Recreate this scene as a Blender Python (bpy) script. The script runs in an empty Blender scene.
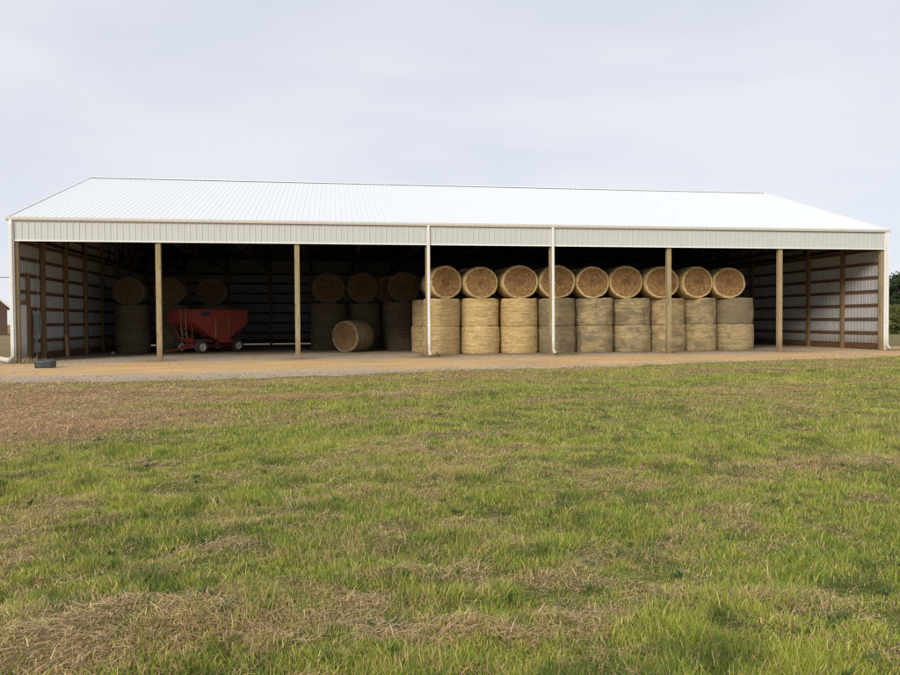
import bpy, math, random
import numpy as np
from mathutils import Vector, Matrix, noise as mn

R = math.radians
random.seed(7)
rng = np.random.default_rng(11)
scene = bpy.context.scene
col = scene.collection

# ------------------------------------------------------------------ helpers
def link(o, parent=None):
    col.objects.link(o)
    if parent is not None:
        o.parent = parent
    return o

def tag(o, label=None, cat=None, group=None, kind=None):
    if label: o['label'] = label
    if cat: o['category'] = cat
    if group: o['group'] = group
    if kind: o['kind'] = kind
    return o

def empty(name, loc=(0, 0, 0), rz=0.0):
    o = bpy.data.objects.new(name, None)
    o.location = loc
    o.rotation_euler = (0, 0, rz)
    o.empty_display_size = .3
    return link(o)

class MB:
    """collects shapes, builds ONE mesh object"""
    def __init__(s):
        s.v = []; s.f = []; s.m = []
    def add(s, vs, fs, mi=0):
        n = len(s.v)
        s.v += [tuple(p) for p in vs]
        s.f += [tuple(i + n for i in f) for f in fs]
        s.m += [mi] * len(fs)
    def box(s, x0, x1, y0, y1, z0, z1, mi=0):
        s.add([(x0, y0, z0), (x1, y0, z0), (x1, y1, z0), (x0, y1, z0), (x0, y0, z1), (x1, y0, z1), (x1, y1, z1), (x0, y1, z1)],
              [(0, 3, 2, 1), (4, 5, 6, 7), (0, 1, 5, 4), (1, 2, 6, 5), (2, 3, 7, 6), (3, 0, 4, 7)], mi)
    def beam(s, p, q, w, h, up=(0, 0, 1), mi=0):
        p, q = Vector(p), Vector(q)
        d = (q - p).normalized()
        u = Vector(up)
        if abs(d.dot(u)) > .98: u = Vector((0, 1, 0))
        a = d.cross(u).normalized() * (w / 2)
        b = a.cross(d).normalized() * (h / 2)
        vs = [p - a - b, p + a - b, p + a + b, p - a + b, q - a - b, q + a - b, q + a + b, q - a + b]
        s.add(vs, [(0, 3, 2, 1), (4, 5, 6, 7), (0, 1, 5, 4), (1, 2, 6, 5), (2, 3, 7, 6), (3, 0, 4, 7)], mi)
    def tube(s, path, r, n=8, mi=0):
        path = [Vector(p) for p in path]
        rings = []
        for i, p in enumerate(path):
            d = (path[min(i + 1, len(path) - 1)] - path[max(i - 1, 0)]).normalized()
            u = Vector((0, 0, 1)) if abs(d.z) < .9 else Vector((0, 1, 0))
            a = d.cross(u).normalized(); b = a.cross(d).normalized()
            rr = r[i] if isinstance(r, (list, tuple)) else r
            rings.append([p + a * math.cos(2 * math.pi * k / n) * rr + b * math.sin(2 * math.pi * k / n) * rr for k in range(n)])
        vs = [v for ring in rings for v in ring]
        fs = []
        for i in range(len(path) - 1):
            for k in range(n):
                fs.append((i * n + k, i * n + (k + 1) % n, (i + 1) * n + (k + 1) % n, (i + 1) * n + k))
        fs.append(tuple(range(n))[::-1]); fs.append(tuple(range((len(path) - 1) * n, len(path) * n)))
        s.add(vs, fs, mi)
    def lathe(s, prof, n=32, axis='z', c=(0, 0, 0), mi=0):
        vs = []; fs = []
        m = len(prof)
        for k in range(n):
            a = 2 * math.pi * k / n
            for r, h in prof:
                if axis == 'z': p = (r * math.cos(a), r * math.sin(a), h)
                elif axis == 'y': p = (r * math.cos(a), h, r * math.sin(a))
                else: p = (h, r * math.cos(a), r * math.sin(a))
                vs.append((p[0] + c[0], p[1] + c[1], p[2] + c[2]))
        for k in range(n):
            for i in range(m - 1):
                a = k * m + i; b = ((k + 1) % n) * m + i
                fs.append((a, b, b + 1, a + 1))
        s.add(vs, fs, mi)
    def plate(s, poly, t):
        """flat polygon given thickness t along its normal"""
        P = [Vector(p) for p in poly]
        nrm = (P[1] - P[0]).cross(P[2] - P[0]).normalized() * t
        n = len(P)
        vs = P + [p + nrm for p in P]
        fs = [tuple(range(n))[::-1], tuple(range(n, 2 * n))] + [(i, (i + 1) % n, n + (i + 1) % n, n + i) for i in range(n)]
        s.add(vs, fs)
    def ribbed(s, o, u, v, w, h, nrm, pitch=.2286, rib=.02, t=.0015, top=None, under=0):
        """ribbed steel sheet: ribs repeat along u and run along v; top(x) gives a height per station"""
        o, u, v, nrm = Vector(o), Vector(u), Vector(v), Vector(nrm)
        xs = []
        k = 0
        while k * pitch < w - 1e-6:
            b = k * pitch
            for dx, hh in ((0, 0), (.018, rib), (.046, rib), (.064, 0), (.13, 0), (.135, rib * .22), (.155, rib * .22), (.16, 0)):
                if b + dx < w: xs.append((b + dx, hh))
            k += 1
        xs.append((w, 0))
        n = len(xs)
        vs = []
        for lay in (0, -t):
            for x, hh in xs:
                vs.append(o + u * x + nrm * (hh + lay))
            for x, hh in xs:
                vs.append(o + u * x + v * (top(x) if top else h) + nrm * (hh + lay))
        fs = []
        for i in range(n - 1):
            fs.append((i, i + 1, n + i + 1, n + i))
            fs.append((2 * n + i, 3 * n + i, 3 * n + i + 1, 2 * n + i + 1))
            fs.append((i, 2 * n + i, 2 * n + i + 1, i + 1))
            fs.append((n + i, n + i + 1, 3 * n + i + 1, 3 * n + i))
        s.add(vs, fs)
        if under:
            k0 = len(s.m) - len(fs)
            for i in range(n - 1): s.m[k0 + 4 * i + 1] = under
    def build(s, name, mat, parent=None, smooth=False, bevel=0):
        me = bpy.data.meshes.new(name)
        me.from_pydata(s.v, [], s.f)
        for m in (mat if isinstance(mat, (list, tuple)) else [mat]): me.materials.append(m)
        for p, mi in zip(me.polygons, s.m):
            p.material_index = mi; p.use_smooth = smooth
        o = link(bpy.data.objects.new(name, me), parent)
        if bevel:
            b = o.modifiers.new('bevel', 'BEVEL'); b.width = bevel; b.segments = 2; b.limit_method = 'ANGLE'
        return o

# ------------------------------------------------------------------ node materials
class NT:
    def __init__(s, tree):
        s.t = tree; s.n = tree.nodes; s.l = tree.links
    def node(s, typ, **kw):
        n = s.n.new(typ)
        for k, v in kw.items(): setattr(n, k, v)
        return n
    def link(s, a, b): s.l.new(a, b)
    def val(s, sock, v):
        if hasattr(v, 'is_output') or isinstance(v, bpy.types.NodeSocket): s.l.new(v, sock)
        else: sock.default_value = v
    def math(s, op, a, b=None, c=None, clamp=False):
        n = s.node('ShaderNodeMath', operation=op, use_clamp=clamp)
        s.val(n.inputs[0], a)
        if b is not None: s.val(n.inputs[1], b)
        if c is not None: s.val(n.inputs[2], c)
        return n.outputs[0]
    def mix(s, f, a, b, mode='MIX'):
        n = s.node('ShaderNodeMix', data_type='RGBA', blend_type=mode)
        s.val(n.inputs[0], f)
        s.val(n.inputs[6], a if not isinstance(a, tuple) else (*a[:3], 1))
        s.val(n.inputs[7], b if not isinstance(b, tuple) else (*b[:3], 1))
        return n.outputs[2]
    def noise(s, vec, scale, detail=4, rough=.55, dist=0.0):
        n = s.node('ShaderNodeTexNoise')
        s.link(vec, n.inputs['Vector'])
        n.inputs['Scale'].default_value = scale; n.inputs['Detail'].default_value = detail
        n.inputs['Roughness'].default_value = rough; n.inputs['Distortion'].default_value = dist
        return n.outputs['Fac']
    def ramp(s, f, stops):
        n = s.node('ShaderNodeValToRGB')
        e = n.color_ramp.elements
        while len(e) < len(stops): e.new(.5)
        for el, (p, c) in zip(e, stops):
            el.position = p
            el.color = (*c[:3], 1) if isinstance(c, tuple) else (c, c, c, 1)
        s.link(f, n.inputs[0])
        return n.outputs[0]
    def map(s, vec, scale=(1, 1, 1), loc=(0, 0, 0), rot=(0, 0, 0)):
        n = s.node('ShaderNodeMapping')
        s.link(vec, n.inputs[0])
        n.inputs['Location'].default_value = loc; n.inputs['Rotation'].default_value = rot; n.inputs['Scale'].default_value = scale
        return n.outputs[0]
    def coord(s, which='Object'):
        return s.node('ShaderNodeTexCoord').outputs[which]
    def bump(s, h, strength=.3, dist=.02):
        n = s.node('ShaderNodeBump')
        n.inputs['Strength'].default_value = strength; n.inputs['Distance'].default_value = dist
        s.link(h, n.inputs['Height'])
        return n.outputs[0]

def new_mat(name, rough=.8, spec=.3, metal=0.0):
    m = bpy.data.materials.new(name); m.use_nodes = True
    t = NT(m.node_tree)
    b = m.node_tree.nodes['Principled BSDF']
    b.inputs['Roughness'].default_value = rough
    b.inputs['Specular IOR Level'].default_value = spec
    b.inputs['Metallic'].default_value = metal
    return m, t, b

def paint_mat(name, c, var=.08, rough=.5, spec=.4, dirt=(.3, .24, .17), dirt_amt=.25, low=None, streak=True):
    m, t, b = new_mat(name, rough, spec)
    P = t.coord()
    n1 = t.noise(t.map(P, (1.2, 1.2, .35) if streak else (1, 1, 1)), 1.3, 5, .6)
    n2 = t.noise(t.map(P, (14, 14, 1.0) if streak else (9, 9, 9)), 1.0, 3, .6)
    c0 = tuple(x * (1 - var) for x in c); c1 = tuple(min(1, x * (1 + var)) for x in c)
    base = t.mix(n1, c0, c1)
    d = t.math('MULTIPLY', t.ramp(n2, [(.5, 0.0), (.8, 1.0)]), dirt_amt)
    base = t.mix(d, base, dirt)
    if low is not None:     # mud splashed up from the ground
        sep = t.node('ShaderNodeSeparateXYZ'); t.link(P, sep.inputs[0])
        h = t.math('ADD', sep.outputs[2], t.math('MULTIPLY', n1, -.5))
        g = t.math('MULTIPLY', t.ramp(h, [(0.0, 1.0), (low, 0.0)]), .7)
        base = t.mix(g, base, dirt)
    t.link(base, b.inputs['Base Color'])
    t.link(t.bump(n1, .15, .01), b.inputs['Normal'])
    return m

def wood_mat(name, ca, cb, axis=2, rough=.85, mud=0):
    m, t, b = new_mat(name, rough, .2)
    P = t.coord()
    sc = [22, 22, 22]; sc[axis] = 1.1
    g = t.noise(t.map(P, tuple(sc)), 1.0, 6, .65, .6)
    big = t.noise(P, 1.1, 3)
    c = t.mix(t.ramp(g, [(.32, 0.0), (.68, 1.0)]), ca, cb)
    c = t.mix(t.math('MULTIPLY', big, .45), c, tuple(x * .55 for x in ca))
    if mud:
        sep = t.node('ShaderNodeSeparateXYZ'); t.link(P, sep.inputs[0])
        mh = t.math('ADD', sep.outputs[2], t.math('MULTIPLY', t.noise(P, 5, 4), -.7))
        c = t.mix(t.math('MULTIPLY', t.ramp(mh, [(0.0, 1.0), (mud, 0.0)]), .7), c, (.24, .15, .08))
        kn = t.noise(t.map(P, (3, 3, 1)), 3.0, 2)
        c = t.mix(t.math('MULTIPLY', t.ramp(kn, [(.62, 0.0), (.7, 1.0)]), .6), c, (.17, .12, .06))
    t.link(c, b.inputs['Base Color'])
    t.link(t.bump(g, .5, .006), b.inputs['Normal'])
    return m

M = {}
M['roof'] = paint_mat('white_roof_steel', (.70, .73, .76), .035, .42, .4, (.5, .48, .45), .16, streak=False)
M['fascia'] = paint_mat('stone_white_steel', (.54, .55, .53), .05, .45, .4, (.42, .38, .31), .3)
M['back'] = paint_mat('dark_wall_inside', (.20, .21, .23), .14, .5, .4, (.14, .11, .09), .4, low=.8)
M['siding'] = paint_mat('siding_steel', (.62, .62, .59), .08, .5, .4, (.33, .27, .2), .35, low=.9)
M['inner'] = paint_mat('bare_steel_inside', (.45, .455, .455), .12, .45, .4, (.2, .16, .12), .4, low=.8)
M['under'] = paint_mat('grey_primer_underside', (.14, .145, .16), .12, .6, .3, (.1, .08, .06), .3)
M['trim'] = paint_mat('white_trim', (.80, .80, .76), .04, .4, .4, (.5, .42, .3), .3, low=.45)
M['gutter'] = paint_mat('gutter_paint', (.74, .73, .69), .05, .4, .4, (.35, .28, .2), .3)
M['post'] = wood_mat('treated_post', (.31, .24, .125), (.48, .39, .23), mud=.45)
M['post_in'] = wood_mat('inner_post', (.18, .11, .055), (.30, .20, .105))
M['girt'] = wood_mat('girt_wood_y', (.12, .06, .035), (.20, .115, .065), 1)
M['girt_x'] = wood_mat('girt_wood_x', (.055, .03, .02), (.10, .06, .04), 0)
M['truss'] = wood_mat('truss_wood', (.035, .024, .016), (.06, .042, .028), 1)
M['plank'] = wood_mat('fresh_plank', (.42, .24, .11), (.55, .34, .17))
M['door'] = paint_mat('door_paint', (.74, .74, .76), .04, .4, .4, (.4, .33, .25), .2, low=.5)
M['box'] = paint_mat('panel_grey', (.22, .25, .25), .1, .4, .5, (.1, .09, .08), .2)
M['rubber'] = paint_mat('black_rubber', (.035, .035, .037), .25, .7, .3, (.16, .12, .08), .5, streak=False)
M['rim'] = paint_mat('cream_rim', (.55, .50, .38), .1, .5, .4, (.18, .11, .06), .6, streak=False)
M['red'] = paint_mat('faded_red_paint', (.26, .042, .03), .3, .5, .4, (.12, .05, .03), .55)
M['darkred'] = paint_mat('rusty_red_frame', (.20, .035, .025), .25, .6, .3, (.09, .05, .03), .6)
M['decal'] = paint_mat('dark_blue_decal', (.02, .025, .05), .1, .5, .4)
M['tanpaint'] = paint_mat('ladder_paint', (.27, .16, .09), .2, .6, .3, (.15, .08, .04), .5)
M['stone'] = paint_mat('pale_stone', (.6, .58, .52), .1, .9, .2, streak=False)
M['brownwall'] = paint_mat('brown_boards', (.13, .085, .06), .25, .9, .2, (.07, .05, .04), .5)
M['wire'] = paint_mat('wire', (.08, .08, .09), .05, .6, .3)

def hay_mats():
    # curved side under net wrap; object colour = tint, object alpha = how weathered
    m, t, b = new_mat('net_wrapped_hay', .9, .15)
    info = t.node('ShaderNodeObjectInfo')
    P0 = t.coord()
    off = t.node('ShaderNodeVectorMath', operation='MULTIPLY_ADD')
    t.link(info.outputs['Location'], off.inputs[0]); off.inputs[1].default_value = (3.1, 1.7, 5.3); t.link(P0, off.inputs[2])
    P = off.outputs[0]
    fib = t.noise(t.map(P, (3.2, 3.2, 40)), 1.0, 5, .78, .5)
    fine = t.noise(t.map(P, (34, 34, 60)), 1.0, 5, .8, .3)
    band = t.noise(t.map(P, (.25, .25, 9)), 1.0, 4, .65)
    blot = t.noise(t.map(P, (.9, .9, 1.4)), 1.35, 7, .74, .4)
    tint = info.outputs['Color']
    base = t.mix(t.ramp(fib, [(.3, 0.0), (.7, 1.0)]), t.mix(1.0, tint, (.52, .44, .34), 'MULTIPLY'), t.mix(1.0, tint, (1.15, 1.12, 1.05), 'MULTIPLY'))
    base = t.mix(t.math('MULTIPLY', t.ramp(fine, [(.5, 0.0), (.72, 1.0)]), .45), base, (.10, .065, .03))
    base = t.mix(t.math('MULTIPLY', t.ramp(band, [(.42, 0.0), (.62, 1.0)]), .6), base, t.mix(1.0, base, (.7, .72, .55), 'MULTIPLY'))
    w = t.math('ADD', t.math('ADD', blot, t.math('MULTIPLY_ADD', t.math('ADD', fib, fine), .22, -.22)), t.math('MULTIPLY_ADD', info.outputs['Alpha'], .42, -.42))
    mott = t.noise(t.map(P, (1, 1, 1.8)), 6.5, 6, .8, .4)
    streak = t.noise(t.map(P, (1.1, 1.1, 15)), 1.0, 4, .7, .6)
    base = t.mix(t.math('MULTIPLY', t.ramp(mott, [(.44, 0.0), (.62, 1.0)]), .5), base, t.mix(1.0, base, (.50, .47, .44), 'MULTIPLY'))
    base = t.mix(t.math('MULTIPLY', t.ramp(streak, [(.46, 0.0), (.60, 1.0)]), .5), base, t.mix(1.0, base, (.56, .54, .50), 'MULTIPLY'))
    base = t.mix(1.0, base, (1.22, 1.22, 1.22), 'MULTIPLY')
    wm = t.ramp(w, [(.42, 0.0), (.57, 1.0)])
    grey = t.mix(t.ramp(fine, [(.3, 0.0), (.7, 1.0)]), (.085, .070, .045), (.22, .185, .125))
    base = t.mix(t.math('MULTIPLY', wm, .78), base, grey)
    g = t.ramp(t.noise(t.map(P, (1, 1, 1.4), (9, 3, 2)), 1.6, 4), [(.56, 0.0), (.68, 1.0)])
    base = t.mix(t.math('MULTIPLY', g, .22), base, (.18, .19, .09))
    t.link(base, b.inputs['Base Color'])
    t.link(t.bump(t.math('ADD', fib, t.math('MULTIPLY', fine, .6)), .8, .03), b.inputs['Normal'])
    side = m
    # cut end: rolled layers
    m, t, b = new_mat('rolled_hay_end', .95, .1)
    info = t.node('ShaderNodeObjectInfo')
    P0 = t.coord()
    off = t.node('ShaderNodeVectorMath', operation='MULTIPLY_ADD')
    t.link(info.outputs['Location'], off.inputs[0]); off.inputs[1].default_value = (3.1, 1.7, 5.3); t.link(P0, off.inputs[2])
    P = off.outputs[0]
    sep = t.node('ShaderNodeSeparateXYZ'); t.link(P0, sep.inputs[0])
    wob = t.noise(P, 2.2, 3)
    x = t.math('ADD', sep.outputs[0], t.math('MULTIPLY', t.math('SUBTRACT', wob, .5), .42))
    y = t.math('ADD', sep.outputs[1], t.math('MULTIPLY', t.math('SUBTRACT', t.noise(t.map(P, loc=(5, 5, 5)), 2.0, 3), .5), .22))
    r = t.math('SQRT', t.math('ADD', t.math('MULTIPLY', x, x), t.math('MULTIPLY', y, y)))
    th = t.math('ARCTAN2', y, x)
    ph = t.math('ADD', t.math('MULTIPLY', r, 2 * math.pi / .085), th)
    rings = t.math('MULTIPLY_ADD', t.math('SINE', ph), .5, .5)
    fine = t.noise(t.map(P, (30, 30, 30)), 1.0, 6, .8)
    cl = t.noise(t.map(P, (1, 1, 1)), 9.0, 5, .75)
    v = t.math('ADD', t.math('MULTIPLY', rings, .10), t.math('ADD', t.math('MULTIPLY', fine, .50), t.math('MULTIPLY', cl, .60)))
    c = t.ramp(v, [(.42, (.07, .033, .014)), (.54, (.27, .145, .062)), (.64, (.44, .275, .135)), (.80, (.68, .50, .28))])
    c = t.mix(.85, c, t.mix(1.0, c, t.mix(1.0, info.outputs['Color'], (1.15, 1.42, 2.15), 'MULTIPLY'), 'MULTIPLY'))
    pt = t.noise(t.map(P, (1, 1, 1), (4, 1, 2)), 3.4, 4, .6, 1.0)
    c = t.mix(t.math('MULTIPLY', t.ramp(pt, [(.48, 0.0), (.66, 1.0)]), .55), c, (.15, .085, .04))
    core = t.ramp(r, [(.05, 1.0), (.30, 0.0)])
    c = t.mix(t.math('MULTIPLY', t.math('MULTIPLY', core, cl), .9), c, (.07, .035, .016))
    t.link(c, b.inputs['Base Color'])
    t.link(t.bump(v, 1.0, .05), b.inputs['Normal'])
    return side, m
M['hay_side'], M['hay_end'] = hay_mats()

def blade_mat(name, trans=.35):
    m = bpy.data.materials.new(name); m.use_nodes = True
    t = NT(m.node_tree)
    b = m.node_tree.nodes['Principled BSDF']; out = m.node_tree.nodes['Material Output']
    b.inputs['Roughness'].default_value = .6; b.inputs['Specular IOR Level'].default_value = .25
    a = t.node('ShaderNodeAttribute', attribute_name='tint')
    t.link(a.outputs['Color'], b.inputs['Base Color'])
    tr = t.node('ShaderNodeBsdfTranslucent'); t.link(a.outputs['Color'], tr.inputs[0])
    mx = t.node('ShaderNodeMixShader'); mx.inputs[0].default_value = trans
    t.link(b.outputs[0], mx.inputs[1]); t.link(tr.outputs[0], mx.inputs[2]); t.link(mx.outputs[0], out.inputs[0])
    return m
M['blade'] = blade_mat('grass_blade')
M['straw'] = blade_mat('dry_straw', .2)
M['leaf'] = blade_mat('tree_leaf', .3)
M['pebble'] = blade_mat('pebble', 0.0)
M['bark'] = wood_mat('bark', (.07, .05, .035), (.15, .11, .08))

# ------------------------------------------------------------------ layout constants (metres)
X0, BAY, YF, YB = -12.222, 5.3827, 30.1335, 49.88
XL, XR = X0 + .02, X0 + 7 * BAY - .03
EAVE, RIDGE, YR = 5.60, 9.03, 40.006
SLOPE = (RIDGE - EAVE) / (YR - YF)

# value noise in numpy
_tab = rng.random((512, 512))
def vn(x, y, s, seed=0):
    x = np.asarray(x) * s + seed * 17.31 + 300; y = np.asarray(y) * s + seed * 9.77 + 300
    xi = np.floor(x).astype(int); yi = np.floor(y).astype(int)
    fx = x - xi; fy = y - yi
    fx = fx * fx * (3 - 2 * fx); fy = fy * fy * (3 - 2 * fy)
    a = _tab[xi % 512, yi % 512]; b = _tab[(xi + 1) % 512, yi % 512]
    c = _tab[xi % 512, (yi + 1) % 512]; d = _tab[(xi + 1) % 512, (yi + 1) % 512]
    return (a * (1 - fx) + b * fx) * (1 - fy) + (c * (1 - fx) + d * fx) * fy
def fbm(x, y, s, seed=0, o=4):
    v = 0; a = .5; t = 0
    for i in range(o):
        v = v + vn(x, y, s * 2 ** i, seed + i * 3) * a; t += a; a *= .55
    return v / t

EDGE_X = [-60, -30, -14, -8.1, -4.6, -.9, 3.4, 8.2, 14.3, 20.9, 27, 34, 60]
EDGE_Y = [17.6, 18.4, 19.0, 19.35, 19.4, 19.8, 21.0, 21.6, 23.2, 24.5, 27.2, 29.5, 33]
def edge(x): return np.interp(x, EDGE_X, EDGE_Y)
# raked, dried-out patches of the mown field: x, y, rx, ry, strength
DRY = [(-1.3, 3.6, .62, .36, 1.05), (-.6, 3.6, .42, .2, .45), (.4, 4.22, .45, .10, .7), (.1, 4.6, .5, .10, .5), (.5, 3.35, .6, .12, .5),
       (1.3, 3.45, .3, .16, .6), (-.2, 3.95, .35, .14, .5), (-4.2, 11.6, 2.0, 1.6, 1.1), (-2.6, 12.6, 1.2, .5, .9), (-4.8, 9.9, 1.1, 1.2, .7),
       (-6.5, 15.5, 3.6, 2.2, 1.0), (-1.6, 14.6, 2.0, .5, .7), (1.7, 14.8, 1.8, .35, .7), (4.3, 13.2, 1.6, .4, .75), (7.5, 14.4, 1.8, .5, .8),
       (12, 19.6, 2.6, .8, .8), (9.3, 13.9, 1.4, .3, .6), (5.4, 6.6, .9, .16, .8), (1.4, 9.3, 1.5, .22, .6), (-1.3, 9.6, 1.0, .3, .4), (.9, 5.2, .5, .12, .4),
       (-.9, 4.85, .35, .12, .6), (2.3, 3.5, .2, .12, .6), (2.7, 5.0, .5, .1, .45), (17.5, 21.5, 3, .6, .6), (3.0, 19.5, 3, .5, .5), (-.3, 17.9, 2.0, .6, .5)]
def dryness(x, y):
    x = np.asarray(x, float); y = np.asarray(y, float)
    wx = x + (vn(x, y, 1.7, 5) - .5) * .5; wy = y + (vn(x, y, 1.7, 8) - .5) * .3
    d = (fbm(x * .6, y, .55, 2) - .5) * 1.5 + (fbm(x, y, 2.3, 4) - .5) * .9 + .04
    for (a, b, rx, ry, s) in DRY:
        d = d + s * np.exp(-(((wx - a) / rx) ** 2 + ((wy - b) / ry) ** 2))
    d = d + .35 * np.exp(-np.clip(edge(x) - y, 0, None) / 1.3) + .35 / (1 + np.exp((x + 1.5) * 1.2)) / (1 + np.exp(-(y - 12) * .9))
    d = d + (fbm(x, y, 5.0, 6, 3) - .5) * 1.5 * np.clip(1.4 - y / 16, 0, 1) + (fbm(x * .7, y, 1.6, 9, 3) - .5) * .8
    d = .06 + .66 * d
    return np.clip(d, 0, .92)
def hz(x, y):
    x = np.asarray(x, float); y = np.asarray(y, float)
    f = np.clip((edge(x) - y) / 3.0, 0, 1)
    h = (fbm(x, y, .45, 21) - .5) * .16 + (fbm(x, y, 1.9, 31) - .5) * .07
    h = h + .09 * np.exp(-(((x + 1.25) / .7) ** 2 + ((y - 3.55) / .38) ** 2)) + .05 * np.exp(-(((x - .4) / .5) ** 2 + ((y - 4.22) / .14) ** 2))
    h = h + (fbm(x, y, 5.5, 35, 3) - .5) * .07 * np.clip(1.4 - y / 12, .2, 1)
    return h * f + ((fbm(x, y, .8, 41) - .5) * .04 + (fbm(x * .18, y, 1.5, 43, 3) - .5) * .07) * (1 - f) * np.clip((29.5 - y) / 1.5, 0, 1) - .02 * f

# ------------------------------------------------------------------ ground
def ground_mat():
    m, t, b = new_mat('field_soil', .95, .1)
    a = t.node('ShaderNodeAttribute', attribute_name='dry')
    P = t.coord()
    f = t.noise(P, 26, 6, .75); mid = t.noise(P, 2.2, 5, .6); big = t.noise(P, .12, 4, .6)
    green = t.mix(t.ramp(f, [(.35, 0.0), (.65, 1.0)]), (.06, .06, .02), (.19, .18, .06))
    green = t.mix(t.math('MULTIPLY', mid, .5), green, (.20, .17, .07))
    dry = t.mix(t.ramp(f, [(.35, 0.0), (.65, 1.0)]), (.16, .10, .055), (.42, .31, .18))
    c = t.mix(a.outputs['Fac'], green, dry)
    c = t.mix(t.math('MULTIPLY', t.ramp(big, [(.45, 0.0), (.65, 1.0)]), .25), c, (.15, .19, .06))
    t.link(c, b.inputs['Base Color'])
    t.link(t.bump(t.math('ADD', f, mid), .8, .04), b.inputs['Normal'])
    return m
def make_ground():
    xs = np.concatenate([-np.geomspace(900, 16, 22), np.arange(-15, -4, .2), np.arange(-4, 6, .06), np.arange(6, 27, .2), np.geomspace(28, 900, 22)])
    ys = np.concatenate([-np.geomspace(400, 3, 14), np.arange(-2, 2, .2), np.arange(2, 9, .06), np.arange(9, 28.5, .2), np.geomspace(29, 1500, 30)])
    X, Y = np.meshgrid(xs, ys)
    Z = hz(X, Y) - .07 * np.clip((Y - edge(X) - .5) / .8, 0, 1) * (np.abs(X) < 59) * (Y < 31) - .03 * (Y >= 31) * (np.abs(X) < 59) * (Y < 52)
    n, k = X.shape[1], X.shape[0]
    v = np.stack([X, Y, Z], -1).reshape(-1, 3)
    i = np.arange((k - 1) * n).reshape(k - 1, n)[:, :-1].ravel()
    f = np.stack([i, i + 1, i + n + 1, i + n], -1)
    me = bpy.data.meshes.new('ground')
    me.from_pydata(v.tolist(), [], f.tolist())
    me.materials.append(ground_mat())
    at = me.attributes.new('dry', 'FLOAT', 'POINT'); at.data.foreach_set('value', dryness(X, Y).ravel().astype(np.float32))
    me.polygons.foreach_set('use_smooth', [True] * len(me.polygons))
    o = link(bpy.data.objects.new('ground', me))
    tag(o, kind='structure', label='mown grass field stretching from the viewer to the barn')
make_ground()

def dirt_mat():
    m, t, b = new_mat('clay_and_gravel', .95, .1)
    P = t.coord()
    sep = t.node('ShaderNodeSeparateXYZ'); t.link(P, sep.inputs[0])
    X, Y = sep.outputs[0], sep.outputs[1]
    st = t.noise(t.map(P, (.12, .9, 1)), 1.0, 5, .6, .4)
    st2 = t.noise(t.map(P, (.35, 2.6, 1)), 1.0, 5, .65)
    big = t.noise(P, .5, 4, .6)
    fine = t.noise(P, 30, 5, .8)
    vor = t.node('ShaderNodeTexVoronoi'); t.link(P, vor.inputs['Vector']); vor.inputs['Scale'].default_value = 22
    yy = t.math('ADD', Y, t.math('MULTIPLY_ADD', big, 4.0, -2.0))
    yy = t.math('ADD', yy, t.math('MULTIPLY_ADD', st, 4.4, -2.2))
    yy = t.math('ADD', yy, t.math('MULTIPLY_ADD', t.noise(P, 3.0, 5, .7), 2.2, -1.1))
    clay = t.mix(t.ramp(st2, [(.35, 0.0), (.65, 1.0)]), (.62, .36, .13), (.84, .57, .27))
    clay = t.mix(t.math('MULTIPLY', t.ramp(t.noise(t.map(P, (.25, 1.2, 1), (7, 3, 0)), 1.0, 6, .7), [(.48, 0.0), (.62, 1.0)]), .65), clay, (.46, .38, .29))
    clay = t.mix(t.math('MULTIPLY', t.ramp(fine, [(.45, 0.0), (.75, 1.0)]), .5), clay, (.62, .48, .31))
    gv = t.mix(t.ramp(vor.outputs['Color'], [(0.0, 0.0), (1.0, 1.0)]), (.34, .29, .23), (.68, .61, .51))
    gv = t.mix(t.math('MULTIPLY', st2, .6), gv, (.42, .31, .20))
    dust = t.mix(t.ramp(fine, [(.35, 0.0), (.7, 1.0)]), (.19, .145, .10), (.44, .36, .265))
    # gravel shoulder nearest the field, clay wheel tracks, gravel apron under the opening, dust inside
    sh = t.math('MULTIPLY', t.ramp(t.math('DIVIDE', yy, 60), [(22.0 / 60, 1.0), (23.4 / 60, 0.0)]), t.ramp(t.math('DIVIDE', t.math('ADD', X, 40), 80), [(42 / 80, 1.0), (62 / 80, 0.3)]))
    c = t.mix(t.math('MULTIPLY', sh, .85), clay, gv)
    ap = t.ramp(t.math('DIVIDE', yy, 60), [(28.0 / 60, 0.0), (29.6 / 60, 1.0)])
    edge_r = t.ramp(t.math('DIVIDE', X, 60), [(21 / 60, 1.0), (25 / 60, 0.15)])
    c = t.mix(t.math('MULTIPLY', t.math('MULTIPLY', ap, .85), edge_r), c, gv)
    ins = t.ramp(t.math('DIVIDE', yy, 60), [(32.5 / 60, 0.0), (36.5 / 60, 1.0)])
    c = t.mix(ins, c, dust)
    t.link(c, b.inputs['Base Color'])
    t.link(t.bump(t.math('ADD', t.math('MULTIPLY', fine, .6), t.math('ADD', vor.outputs['Distance'], st2)), .9, .05), b.inputs['Normal'])
    return m
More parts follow.
